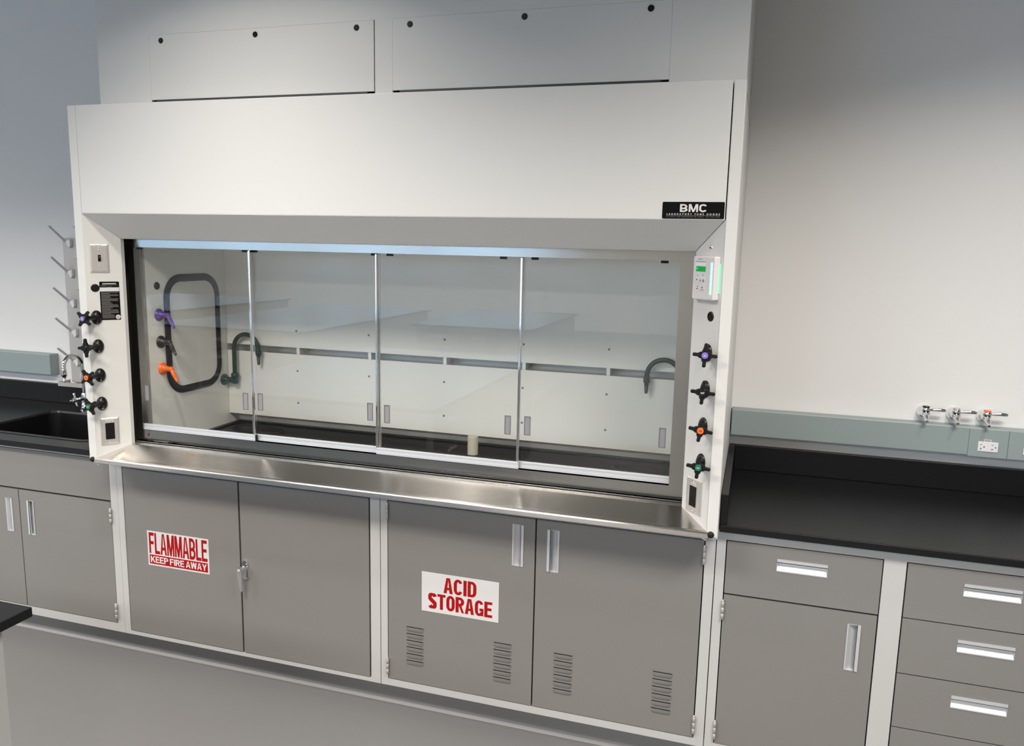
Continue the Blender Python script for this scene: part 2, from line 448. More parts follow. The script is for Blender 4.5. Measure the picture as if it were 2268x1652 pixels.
# ================================================================== pulls, hinges, cabinets
def pull(b, cx, cz, along, across, orient, y=0.1245):
    """recessed metal pull; orient 'h' lip on top, 'r' lip to the right, 'l' lip to the left"""
    def P(a, c, d):   # a along, c across (0 open edge .. across at lip), d depth
        if orient == 'h': return (cx-along/2+a, y+d, cz-across/2+c)
        if orient == 'r': return (cx-across/2+c, y+d, cz-along/2+a)
        return (cx+across/2-c, y+d, cz-along/2+a)
    b.use('alu')
    prof_ = [(0.0, -0.0015), (0.004, -0.0015), (0.007, 0.001), (0.013, 0.006), (0.020, 0.010), (0.027, 0.0135), (across-.009, 0.0155), (across-.004, 0.0155)]
    vs_ = []; fs = []
    for c, d in prof_:
        vs_ += [P(0.001, c, d), P(along-.001, c, d)]
    for i in range(len(prof_)-1): fs.append((2*i, 2*i+1, 2*i+3, 2*i+2))
    b.add(vs_, fs)
    for c0, c1, d0, d1 in ((across-.011, across, -.003, -.0012), (across-.0022, across, -.0015, .0155), (across-.011, across-.0095, -.003, .003)):
        q = [P(a, c, d) for a in (0, along) for c in (c0, c1) for d in (d0, d1)]
        b.add(q, [(0, 1, 3, 2), (4, 6, 7, 5), (0, 4, 5, 1), (2, 3, 7, 6), (0, 2, 6, 4), (1, 5, 7, 3)])
    for a0, a1 in ((0, .0015), (along-.0015, along)):   # end plates
        q = [P(a, c, d) for a in (a0, a1) for c in (0, across) for d in (-.0008, .0155)]
        b.add(q, [(0, 1, 3, 2), (4, 6, 7, 5), (0, 4, 5, 1), (2, 3, 7, 6), (0, 2, 6, 4), (1, 5, 7, 3)])
def hinge(x, z0, z1, parent, y=0.119):
    b = B('satin')
    L = z1-z0
    b.lathe((x, y, z0), (0, 0, 1), [(0, .0025), (.002, .0052), (L*.32, .0052), (L*.325, .0046), (L*.335, .0046), (L*.34, .0052),
                                    (L*.66, .0052), (L*.665, .0046), (L*.675, .0046), (L*.68, .0052), (L-.002, .0052), (L, .0025)], 14)
    b.use('chrome').ball((x, y, z1+.001), .0048)
    return b.build('hinge', parent)
def front(name, parent, x0, x1, z0, z1, pl=None, y=0.1245, m='grey'):
    """door or drawer front; pl = (cx, cz, along, across, orient)"""
    b = B(m)
    if pl:
        cx, cz, al, ac, o_ = pl
        hw, hh = (al/2, ac/2) if o_ == 'h' else (ac/2, al/2)
        b.ring(x0, x1, z0, z1, cx-hw, cx+hw, cz-hh, cz+hh, y, y+.019)
        # folded-back rim so that the edges of the front catch the light
        o = b.build(name, parent)
        p = B('alu'); pull(p, cx, cz, al, ac, o_, y); p.build('pull', o)
    else:
        b.box(x0, x1, y, y+.019, z0, z1, .0012)
        o = b.build(name, parent)
    return o
def carcass(t, x0, x1, stiles, rails, ztop=0.885, z0=0.10, top=True):
    b = B('frame')
    for a, c in stiles: b.box(a, c, YC, YC+.03, z0, ztop)
    for a, c, d, e in rails: b.box(a, c, YC+.0003, YC+.029, d, e)
    b.build('face_frame', t)
    b = B('dark')
    y0, y1 = YC+.031, 0.80
    b.box(x0+.001, x0+.013, y0, y1, z0, ztop).box(x1-.013, x1-.001, y0, y1, z0, ztop)
    b.box(x0+.013, x1-.013, y0, y1, z0, z0+.012).box(x0+.013, x1-.013, y1-.01, y1, z0+.012, ztop)
    if top: b.box(x0+.013, x1-.013, y0, y1, ztop-.012, ztop)
    b.build('carcass', t)
    B('cove').box(x0+.004, x1-.004, .19, .78, 0, z0-.001).build('toe_kick', t)

# ---- flammable storage cabinet
t = thing('flammable_storage_cabinet', (0.609, .45, 0), 'low grey two-door cabinet under the hood with a chrome lever handle', 'cabinet')
fl_cab = t
carcass(t, 0.0005, 1.2175, [(0.0005, .0295), (1.1775, 1.2175)], [(.0295, 1.1775, .10, .1165), (.0295, 1.1775, .845, .885)])
d1 = front('door', t, .0345, .5945, .119, .843)
d2 = front('door', t, .6020, 1.1715, .1185, .843)
# chrome locking lever on the right-hand door
b = B('chrome')
hx, hz = .6215, .486
b.prism(rrect(-.0125, .0125, -.045, .034, .011), lambda u, v, a: (hx+u, a, hz+v), .1244, .117, .002)
b.lathe((hx, .118, hz+.004), (0, -1, 0), [(0, .0125), (.012, .0125), (.02, .0115), (.028, .0105)], 20)
lever = [(-.010, .016), (.010, .016), (.012, .0), (.0105, -.02), (.008, -.05), (.0065, -.086), (.003, -.091), (-.003, -.091), (-.0065, -.086), (-.008, -.05), (-.0105, -.02), (-.012, .0)]
def LV(u, v, a):
    return (hx+u-.002, a+max(0, -v)*.10, hz+.004+v)
b.prism(lever, LV, .0895, .0805, .0022)
b.use('steelv').lathe((hx-.002, .0808, hz+.004), (0, -1, 0), [(0, .0065), (.0012, .006), (.0014, .003)], 16)
b.build('lever_handle', d2)

# ---- acid storage cabinet
t = thing('acid_storage_cabinet', (1.828, .45, 0), 'low grey two-door cabinet under the hood with louvred doors and recessed pulls', 'cabinet')
carcass(t, 1.2205, 2.4385, [(1.2205, 1.2485), (2.4055, 2.4385)], [(1.2485, 2.4055, .10, .1275), (1.2485, 2.4055, .845, .885)])
a1 = front('door', t, 1.2520, 1.8225, .131, .843, (1.7600, .737, .155, .042, 'r'))
a2 = front('door', t, 1.8280, 2.4015, .131, .843, (1.8890, .733, .155, .043, 'l'))
def louvre(x0, x1, ztop, parent, y=0.1243):
    b = B('grey')
    w_ = x1-x0
    for k in range(6):
        z1 = ztop-k*.0272
        z0_ = z1-.0195
        r = .010
        # bulge: proud at the top edge, running out to nothing at the rounded foot
        n = 5
        rows = []
        for i in range(n+1):
            tt = i/n
            z = z1-tt*(z1-z0_)
            ins = 0 if tt < .45 else r*(1-math.sqrt(max(0, 1-((tt-.45)/.55)**2)))
            dep = .0038*math.cos(tt*PI/2)**.8
            rows.append([(x0+ins, y, z), (x0+ins+.004, y-dep, z), (x1-ins-.004, y-dep, z), (x1-ins, y, z)])
        vs_ = [p for rw in rows for p in rw]
        fs = []
        for i in range(n):
            for j in range(3): fs.append((4*i+j, 4*i+j+1, 4*i+5+j, 4*i+4+j))
        b.use('grey').add(vs_, fs, True)
        b.use('rubber').add([(x0, y, z1), (x0+.004, y-.0036, z1), (x1-.004, y-.0036, z1), (x1, y, z1)], [(0, 1, 2, 3)])  # black face stands in for the shade in the louvre slit
        b.box(x0, x1, y-.0006, y+.0001, z1, z1+.0013)
    return b.build('louvre_vent', parent)
louvre(1.3275, 1.3980, .3560, a1); louvre(1.6755, 1.7450, .3535, a1)
louvre(1.9030, 1.9725, .3520, a2); louvre(2.2550, 2.3230, .3490, a2)
hinge(1.2505, .770, .832, a1); hinge(1.2505, .150, .213, a1)
hinge(2.4035, .760, .823, a2); hinge(2.4035, .146, .211, a2)

# ---- safety signs
s = B('paper').box(.1437, .4480, .1234, .1243, .4325, .5840, .0003, 1)
s.use('red').block('FLAMMABLE', .1520, .4405, .4855, .5775, .12325, .30, .155, .07)
s.box(.1515, .4405, .1230, .1234, .4400, .4802)
s.use('paper').block('KEEP FIRE AWAY', .1575, .4355, .4465, .4745, .12285, .27, .18, .10, .38)
tag(s.build('safety_sign'), 'red and white FLAMMABLE KEEP FIRE AWAY sign on the left cabinet door', 'sign')
s = B('paper').box(1.3897, 1.6928, .1234, .1243, .4313, .5868, .0003, 1)
s.use('red').block('ACID', 1.4775, 1.6065, .5140, .5745, .12325, .37, .175, .10)
s.block('STORAGE', 1.4165, 1.6690, .4460, .5065, .12325, .37, .175, .09)
tag(s.build('safety_sign'), 'white ACID STORAGE sign with red capitals on the louvred door', 'sign')

# ---- sink base cabinet on the left
def sink_cab(t, x0, x1, split, closed_right):
    carcass(t, x0, x1, [(x0, x0+.036), (x1-.036, x1)], [(x0+.036, x1-.036, .10, .138), (x0+.036, x1-.036, .871, .885)], top=False)
    front('apron_panel', t, x0+.037, x1-.0365, .6905, .8685)
    dl = front('door', t, x0+.0375, split-.0025, .1415, .6825, (split-.0025-.0565, .5605, .153, .038, 'r'))
    dr = front('door', t, split+.0025, x1-.0375, .1415, .6825, (split+.0025+.0605, .5595, .156, .038, 'l'))
    hinge(x1-.0365, .592, .654, dr); hinge(x1-.0365, .160, .226, dr)
    hinge(x0+.0365, .592, .654, dl); hinge(x0+.0365, .160, .226, dl)
t = thing('sink_base_cabinet', (-.54, .45, 0), 'grey two-door base cabinet under the black sink, left of the hood', 'cabinet')
sink_cab(t, -1.081, -0.0005, -.5413, True)
t = thing('base_cabinet', (-1.68, .45, 0), 'grey two-door base cabinet beyond the sink cabinet, at the left edge', 'cabinet')
sink_cab(t, -2.28, -1.083, -1.68, True)

# ---- drawer and door cabinet on the right
t = thing('drawer_cabinet', (3.05, .45, 0), 'grey base cabinet with a drawer stack and a single door under the right worktop', 'cabinet')
carcass(t, 2.4415, 3.66, [(2.4415, 2.4710), (2.9455, 3.0095), (3.606, 3.66)],
        [(2.4710, 2.9455, .10, .1235), (3.0095, 3.606, .10, .1235), (2.4710, 2.9455, .853, .885), (3.0095, 3.606, .853, .885)])
d = front('drawer', t, 2.4745, 2.9420, .6700, .8500, (2.7088, .789, .153, .0425, 'h'))
d = front('door', t, 2.4745, 2.9410, .1265, .6635, (2.8777, .5467, .157, .040, 'r'))
hinge(2.4733, .578, .643, d); hinge(2.4733, .142, .208, d)
for z0, z1, zc in ((.6735, .8500, .7868), (.4885, .6698, .6052), (.3045, .4848, .4200), (.1265, .3008, .236)):
    front('drawer', t, 3.0135, 3.6020, z0, z1, (3.2490+.059-.059, zc, .155, .041, 'h'))

# ================================================================== worktops
def bar(b, *a): return b.box(*a)
t = thing('worktop', (3.07, .45, .887), 'black epoxy worktop with splash over the drawer cabinet', 'worktop')
B('epoxy').box(2.4475, 3.70, .0955, .824, .887, .9114, .003).build('slab', t)
B('epoxy').box(2.4700, 3.70, .8006, .8245, .9116, 1.0131, .002).build('back_splash', t)
B('epoxy').box(2.4475, 2.4697, .0970, .8245, .9116, 1.0131, .002).build('side_splash', t)

t = thing('sink_worktop', (-1.15, .45, .887), 'black epoxy worktop with sink basin, left of the hood', 'worktop')
bx0, bx1, by0, by1 = -.872, -.215, .2085, .6420
hole = rrect(bx0, bx1, by0, by1, .055)
B('epoxy').slab([(-2.28, .0955), (-.0075, .0955), (-.0075, .824), (-2.28, .824)], [hole], .887, .9114).build('slab', t)
B('epoxy').box(-2.28, -.0075, .8006, .8245, .9116, 1.0131, .002).build('back_splash', t)
b = B('epoxy')
n = len(hole)
rim_o = rrect(bx0-.022, bx1+.022, by0-.022, by1+.022, .072)
rim_i = rrect(bx0+.004, bx1-.004, by0+.004, by1-.004, .052)
low = rrect(bx0+.022, bx1-.022, by0+.022, by1-.022, .050)
loops = [[(x, y, .9118) for x, y in rim_o], [(x, y, .9140) for x, y in rrect(bx0-.019, bx1+.019, by0-.019, by1+.019, .070)],
         [(x, y, .9140) for x, y in rim_i], [(x, y, .905) for x, y in rrect(bx0+.008, bx1-.008, by0+.008, by1-.008, .052)],
         [(x, y, .70) for x, y in low], [(x, y, .69) for x, y in rrect(bx0+.05, bx1-.05, by0+.05, by1-.05, .05)]]
vs_ = [p for l in loops for p in l]; fs = []
for i in range(len(loops)-1):
    for k in range(n): fs.append((i*n+k, i*n+(k+1) % n, (i+1)*n+(k+1) % n, (i+1)*n+k))
fs.append([(len(loops)-1)*n+k for k in range(n)])
b.add(vs_, fs)
b.build('sink_basin', t)

# ---- island bench in the left foreground
t = thing('island_bench', (0.1, -2.2, 0), 'bench corner with black top and white frame at the lower left', 'bench')
B('epoxy').box(-.66, .905, -3.3, -1.083, .887, .9114, .002).build('worktop', t)
b = B('frame')
b.box(.81, .848, -1.215, -1.120, .10, .886).box(.81, .848, -3.28, -3.21, .10, .886)
b.box(.812, .8475, -3.21, -1.215, .10, .13).box(.812, .8475, -3.21, -1.215, .855, .886)
b.box(-.62, .81, -1.155, -1.120, .10, .886)
b.build('face_frame', t)
B('dark').box(-.60, .805, -3.26, -1.157, .10, .885).build('carcass', t)
B('cove').box(-.55, .76, -3.2, -1.19, 0, .099).build('toe_kick', t)
Mx = Matrix(((0, -1, 0, .8475+.1245), (1, 0, 0, -1.2175), (0, 0, 1, 0), (0, 0, 0, 1)))
for z0, z1 in ((.675, .851), (.490, .671), (.305, .486), (.132, .301)):
    b = B('grey', Mx); b.ring(-.58, -.002, z0, z1, -.367, -.212, z1-.085, z1-.044, .1245, .1435)
    o = b.build('drawer', t)
    p = B('alu', Mx); pull(p, -.2895, z1-.0645, .155, .041, 'h'); p.build('pull', o)
b = B('grey', Mx); b.box(-1.99, -.585, .1245, .1435, .132, .851); b.build('cabinet_front', t)

# ---- benches farther back (seen only as reflections in the glass)
for i, (x0, x1, y0, y1) in enumerate(((-3.5, -1.7, -7.2, -4.0), (-1.15, 0.25, -7.6, -5.3), (-6.6, -4.4, -8.0, -4.6), (2.2, 4.6, -7.6, -5.2))):
    lab = ['long lab bench in the middle of the room behind the camera', 'short lab bench behind the camera nearest the centre windows',
           'lab bench at the far left behind the camera', 'lab bench at the right behind the camera'][i]
    t = thing('lab_bench', ((x0+x1)/2, (y0+y1)/2, 0), lab, 'bench', 'lab benches')
    B('epoxy').box(x0, x1, y0, y1, .887, .9114, .002).build('worktop', t)
    b = B('frame').box(x0+.04, x1-.04, y0+.04, y1-.04, .10, .886)
    b.use('grey')
    nx = int((x1-x0-.1)/.5)
    for k in range(nx):
        q = x0+.07+k*.5
        for z0, z1 in ((.68, .85), (.49, .67), (.13, .48)):
            b.box(q, q+.46, y1-.041, y1-.028, z0, z1)
            b.use('alu').box(q+.15, q+.31, y1-.028, y1-.024, z1-.08, z1-.045).use('grey')
    b.build('cabinet', t)
    B('cove').box(x0+.1, x1-.1, y0+.1, y1-.1, 0, .099).build('toe_kick', t)

# ================================================================== fume hood
hood = thing('fume_hood', (1.22, .4, .885), 'large white fume hood with four sliding glass panes and stainless sill', 'fume hood')
def mitre_post(b, outer, inner, xo, sgn):
    """bevelled post: outer strip to the top of the hood, bevel cut to the mitre with the soffit"""
    xs_ = outer[0]
    b.box(min(xo, xs_), max(xo, xs_), 0, .03, .8990, ZT, .0025)
    (ax, ay), (cx, cy) = outer, inner
    ring_ = [(ax, ay, ZP), (cx, cy, ZB), (cx, .117, ZB), (cx-sgn*.003, .117, ZB), (cx-sgn*.003, cy+.002, ZB), (ax, ay+.004, ZP)]
    lo = [(x, y, .886) for x, y, z in ring_]
    k = len(ring_)
    b.add(lo+ring_, [[i, (i+1) % k, k+(i+1) % k, k+i] for i in range(k)]+[list(range(k))[::-1], [k+i for i in range(k)]])
b = B('white'); mitre_post(b, L0, L1, HL, 1); b.build('corner_post', hood)
b = B('white'); mitre_post(b, R0, R1, HR, -1); b.build('corner_post', hood)
B('white').box(HL, HL+.0045, .0302, YW-.001, .886, ZT).build('side_panel', hood)
B('white').box(HR-.0045, HR, .0302, YW-.001, .886, ZT).build('side_panel', hood)
B('white').box(L0[0]+.0022, R0[0]-.0032, 0, .019, ZP, ZT, .0015).build('upper_panel', hood)
B('white').box(L0[0]+.002, R0[0]-.002, .03, YW-.03, ZT-.006, ZT-.001).build('top_panel', hood)
# sloping soffit under the upper panel
b = B('white')
q = [(L0[0]+.002, .0, ZP-.0008), (R0[0]-.0025, .0, ZP-.0008), (R1[0]-.0022, .1004, ZB), (L1[0]+.0015, .1004, ZB)]
q2 = [(x, y+.0025, z+.0025) for x, y, z in q]
b.add(q+q2, [(0, 1, 2, 3), (7, 6, 5, 4), (0, 4, 5, 1), (1, 5, 6, 2), (2, 6, 7, 3), (3, 7, 4, 0)])
b.box(L1[0]+.0015, R1[0]-.0022, .1004, .103, ZB, ZB+.05)
b.build('soffit_panel', hood)
# near-black strips added so the gaps beside the sash read as shade
B('filler').box(.050, .0995, .150, .180, .93, 1.80).build('sash_gap_strip', hood)
B('filler').box(2.3255, 2.37, .150, .180, .93, 1.80).build('sash_gap_strip', hood)

# ---- airfoil sill
b = B('steel')
pr = [(.1172, .9560), (.1004, .9565), (.012, .9215), (.003, .9185), (-.003, .9150), (-.005, .9105), (-.0045, .8965), (.006, .8945)]
vs_ = []
for (y, z) in pr:
    k = max(0, min(1, y/.1004)) if y > 0 else 0
    xl = .0215+(L1[0]+.001-.0318)*k+(.012)*k
    xr = 2.4165-(.0872-.004)*k-(.009)*k
    vs_.append((xl, y, z)); vs_.append((xr, y, z))
fs = [(2*i, 2*i+1, 2*i+3, 2*i+2) for i in range(len(pr)-1)]
b.add(vs_, fs)
b.add([(.02, .02, .893), (2.418, .02, .893), (2.418, .006, .8945), (.02, .006, .8945)], [(0, 1, 2, 3)])
# stepped back flanges under the sash
b.use('framesteel').box(.1165, 2.3215, .1172, .1225, .9300, .9620).box(.1165, 2.3215, .1225, .1290, .9300, .9672, .0008)
b.box(.1165, 2.3215, .1290, .1420, .9300, .9655)
sill = b.build('airfoil_sill', hood)
for x in (.012, 2.4245):
    B('rubber').lathe((x, .006, .9085), (0, -1, 0), [(0, .0065), (.003, .0105), (.010, .0105), (.0135, .0085), (.015, .004)], 18).build('bumper', sill)
B('white').box(2.4170, 2.4430, .012, .030, .8900, .9180).build('end_plate', hood)

# ---- sash frame and panes
SX0, SX1 = .1005, 2.3245
GX0, GX1 = .1332, 2.2737
b = B('framesteel')
b.ring(SX0, SX1, .9690, 1.80, GX0, GX1, 1.0095, 1.7522, .145, .178)
sash = b.build('sash_frame', hood)
b = B('filler')
b.lathe((.160, .1452, .990), (0, -1, 0), [(0, .006), (.0008, .006)], 14)
b.build('cable_stop', sash)
panes = [(GX0+.001, .667, 0), (.655, 1.203, 1), (1.1925, 1.7465, 0), (1.735, GX1-.001, 1)]
for i, (x0, x1, rear) in enumerate(panes):
    y = .151+.013*rear
    lab = 'clear glass pane, %s from the left' % ('first', 'second', 'third', 'fourth')[i]
    p = tag(B('glass').box(x0+.001, x1-.001, y, y+.005, 1.034, 1.7515).build('glass_pane', hood), lab)
    b = B('alu').box(x0, x1, y-.002, y+.0085, 1.0100, 1.0185).box(x0, x1, y-.0005, y+.007, 1.0185, 1.0270).box(x0, x1, y-.0015, y+.008, 1.0270, 1.0345, .001)
    b.build('bottom_shoe', p)
    if i > 0:
        B('chrome').box(x0-.001, x0+.0075, y-.003, y+.0085, 1.0346, 1.751, .002).build('edge_trim', p)
    if i < 3:
        B('chrome').box(x1-.0085, x1+.001, y-.003, y+.0085, 1.0346, 1.751, .002).build('edge_trim', p)
    if i == 0:
        B('rubber').box(x1+.0012, x1+.006, y-.003, y+.006, 1.011, 1.034).build('end_cap', p)
    for cx in ((x0+.022, x1-.022) if i != 2 else (x0+.057, x1-.070)):
        if i == 3: cx = cx+.028 if cx < 2 else cx-.030
        B('rubber').box(cx-.012, cx+.012, y-.0012, y+.006, 1.7435, 1.7522).build('glide_clip', p)
for i, cx in enumerate((.1585, .6280, .6862, 1.1612, 1.2371, 1.7045, 1.7728, 2.2423)):
    rear = (0, 0, 1, 1, 0, 0, 1, 1)[i]
    y = .151+.013*rear
    cz = 1.1655
    pn = [o for o in hood.children if o.name.startswith('glass_pane')][i//2]
    b = B('pullrim').ring(cx-.0115, cx+.0115, cz-.034, cz+.034, cx-.0090, cx+.0090, cz-.0315, cz+.0315, y-.0025, y-.0003)
    b.use('seal').box(cx-.0090, cx+.0090, y-.0012, y-.0004, cz-.0315, cz+.0315)
    b.build('finger_pull', pn)

# ---- inside of the hood
IX0, IX1 = .130, 2.308
b = B('liner')
b.box(IX0-.006, IX0, .205, .795, .9215, 2.24).box(IX1, IX1+.006, .205, .795, .9215, 2.24)
b.box(IX0-.006, IX1+.006, .788, .795, .9215, 2.24)
b.box(IX0, IX1, .22, .788, 2.234, 2.24)
b.box(IX0, IX1, .20, .206, 1.83, 2.24)
b.build('liner', hood)
b = B('satin')
b.box(.1195, .1245, .180, .212, .9215, 1.85).box(.1245, .1300, .196, .204, .9215, 1.85)
b.build('inner_jamb', hood)
B('satin').box(2.3105, 2.3155, .180, .204, .9215, 1.85).build('inner_jamb', hood)
YBF = .710
def screws(b, pts):
    b.use('seal')
    for x, z in pts: b.lathe((x, YBF, z), (0, -1, 0), [(0, .0050), (.0015, .0045), (.0024, .0025)], 12)
b = B('liner').box(IX0+.001, IX1-.001, YBF, YBF+.007, .9705, 1.2740)
screws(b, [(x, z) for x in (.5085, .8748, 1.2366, 1.5933, 1.9520) for z in (1.1970, 1.0470)])
b.build('lower_baffle', hood)
b = B('liner').box(IX0+.001, IX1-.001, YBF, YBF+.007, 1.3055, 2.20)
screws(b, [(x, 1.3825) for x in (.5062, .8745, 1.2376, 1.594, 1.9549)])
b.build('upper_baffle', hood)
for x in (.5131, .8779, 1.2391, 1.5966, 1.9551):
    B('liner').box(x-.0075, x+.0075, YBF+.0005, YBF+.074, 1.2745, 1.305).build('baffle_spacer', hood)

# rounded gasket round the inspection panel in the left inner wall
def gasket_pts(off):
    return rrect(.318-off, .645+off, 1.137-off, 1.622+off, .085+off, 10)
b = B('rubber')
n_ = len(gasket_pts(0))
secs = [(-.0165, .0), (-.0155, .005), (-.008, .0095), (.008, .0095), (.0155, .005), (.0165, .0)]
vs_ = []
for off, h in secs: vs_ += [(IX0+h, y, z) for y, z in gasket_pts(off)]
fs = []
for i in range(len(secs)-1):
    for k in range(n_): fs.append((i*n_+k, i*n_+(k+1) % n_, (i+1)*n_+(k+1) % n_, (i+1)*n_+k))
b.add(vs_, fs, True)
b.build('panel_gasket', hood)
pp = B('liner')
L_ = gasket_pts(-.0155)
pp.add([(IX0+.0025, y, z) for y, z in L_], [list(range(len(L_)))])
pp.add([(IX0+.0001, y, z) for y, z in L_]+[(IX0+.0025, y, z) for y, z in L_], [(i, (i+1) % len(L_), len(L_)+(i+1) % len(L_), len(L_)+i) for i in range(len(L_))])
pp.build('inspection_panel', hood)
B('rubber').lathe((IX0, .267, 1.594), (1, 0, 0), [(0, .0165), (.002, .016), (.004, .013)], 20).build('hole_plug', hood)
# coloured hose nozzles on the left inner wall
for z, y, m, lab in ((1.473, .272, 'purple', 'purple hose nozzle'), (1.359, .2745, 'brownblack', 'brown-black hose nozzle'), (1.245, .277, 'orange', 'orange hose nozzle')):
    b = B(m)
    b.lathe((IX0, y, z), (1, 0, 0), [(0, .0265), (.003, .0265), (.010, .020), (.020, .0125), (.034, .010), (.046, .010), (.052, .008)], 24)
    b.ball((IX0+.044, y, z), .0115)
    dirv = Vector((.55, -.10, -.80)).normalized()
    p0 = Vector((IX0+.044, y, z))
    prof_ = [(0, .0090), (.020, .0085), (.022, .0095), (.030, .0075), (.031, .0088), (.042, .0066), (.043, .0078), (.056, .0056), (.062, .0045)]
    b.lathe(p0, dirv, prof_, 18)
    tag(b.build('hose_nozzle', hood), lab)
# dark green gooseneck spouts
def gooseneck(sg, x0):
    b = B('green'); y = .680; z = 1.136
    b.lathe((x0, y, z), (sg, 0, 0), [(0, .027), (.004, .027), (.010, .020), (.016, .0145), (.040, .0125), (.058, .0125)], 22)
    xr = x0+sg*.060
    b.lathe((xr, y, z-.014), (0, 0, 1), [(0, .0145), (.026, .0145), (.030, .0170), (.046, .0170), (.050, .012)], 20)
    rr = .066
    pts = [(xr, y, z+.03), (xr, y, z+.08), (xr, y, z+.155)]
    for k in range(1, 15):
        a = PI-PI*k/14*1.0
        pts.append((xr+sg*(rr+rr*math.cos(a)), y, z+.155+rr*math.sin(a)))
    xe = xr+sg*2*rr
    pts.append((xe, y, z+.150))
    b.tube(pts, .0098, 16)
    b.lathe((xe, y, z+.152), (0, 0, -1), [(0, .0115), (.012, .0135), (.024, .0130), (.030, .0085), (.034, .0092), (.044, .0072), (.045, .0086), (.056, .0062), (.057, .0074), (.070, .0052)], 18)
    return b.build('gooseneck_spout', hood)
tag(gooseneck(1, IX0), 'dark green gooseneck spout on the left inner wall')
tag(gooseneck(-1, IX1), 'dark green gooseneck spout on the right inner wall')

# ---- service valves on the bevelled posts
def valve(px, py, z, rot, disc, word, lab, wordm='print'):
    """oval flange flush on the bevel, stem straight out into the room, four-armed handle"""
    nrm = Vector((ML.col[1][0], ML.col[1][1], 0)) if px < 1 else Vector((MR.col[1][0], MR.col[1][1], 0))
    tx = Vector((ML.col[0][0], ML.col[0][1], 0)) if px < 1 else Vector((MR.col[0][0], MR.col[0][1], 0))
    out = -nrm
    o = Vector((px, py, z))
    b = B('black')
    n = 28; vs_ = []; fs = []
    for sc, h in ((1.0, 0), (1.0, .003), (.90, .007), (.62, .011), (.45, .015)):
        for k in range(n):
            a = 2*PI*k/n
            vs_.append(o+tx*(.0200*sc*math.cos(a))+Vector((0, 0, .0275*sc*math.sin(a)))+out*h)
    for i in range(4):
        for k in range(n): fs.append((i*n+k, i*n+(k+1) % n, (i+1)*n+(k+1) % n, (i+1)*n+k))
    fs.append([4*n+k for k in range(n)])
    b.add(vs_, fs, True)
    fl = b.build('valve', hood)
    tag(fl, lab)
    # handle
    h0 = o+out*.006
    b = B('black')
    b.lathe(h0, (0, -1, 0), [(0, .0095), (.015, .0088), (.030, .0092), (.044, .0120), (.052, .0140), (.060, .0150), (.068, .0135), (.0695, .0115)], 22)
    arm = []
    for k in range(4):
        a = rot+k*PI/2
        u = Vector((math.cos(a), math.sin(a))); v = Vector((-u.y, u.x))
        q = [(.0104, -.0097), (.0125, -.0076), (.0160, -.0060), (.0215, -.0053), (.0330, -.0056), (.0357, -.0042), (.0368, -.0018), (.0368, .0018), (.0357, .0042), (.0330, .0056), (.0215, .0053), (.0160, .0060), (.0125, .0076), (.0104, .0097)]
        for r_, t_ in q: arm.append((u.x*r_+v.x*t_, u.y*r_+v.y*t_))
    b.prism(arm, lambda u, v, a: (h0.x+u, h0.y-a, h0.z+v), .0565, .0665, .0026)
    b.build('cross_handle', fl)
    b = B(disc if disc else 'black')
    b.lathe((h0.x, h0.y-.0685, h0.z), (0, -1, 0), [(0, .0100), (.0022, .0100), (.0030, .0088)], 22)
    if word:
        w_ = .0075 if len(word) > 2 else .0060
        b.use(wordm).text(word, h0.x-w_*.75, h0.x+w_*.75, h0.z-.0028, h0.z+.0028, h0.y-.0718, .02)
    b.build('index_button', fl)
def onpost(side, s_):
    m = ML if side == 'l' else MR
    v = m @ Vector((s_ if side == 'l' else -s_, 0, 0)); return v.x, v.y
x, y = onpost('l', .0296)
valve(x, y, 1.4785, PI/4+.1, 'lilac', 'AR', 'black cross-handle valve with purple button on the left post')
valve(x, y, 1.3650, .05, None, None, 'all-black cross-handle valve on the left post')
valve(x, y, 1.2495, PI/4-.12, 'orange', 'AIR', 'black cross-handle valve with orange button on the left post', 'darkprint')
valve(x, y, 1.1350, PI/4-.2, 'greendisc', 'CW', 'black cross-handle valve with green button on the left post')
x, y = onpost('r', .0455)
valve(x, y, 1.4765, -.06, 'lilac', 'AR', 'black cross-handle valve with purple button on the right post')
valve(x, y, 1.3630, -.08, None, 'NIT', 'black cross-handle valve lettered NIT on the right post')
valve(x, y, 1.2460, -.16, 'orange', 'AIR', 'black cross-handle valve with orange button on the right post', 'darkprint')
valve(x, y, 1.1300, -.12, 'greendisc', 'CW', 'black cross-handle valve with green button on the right post')

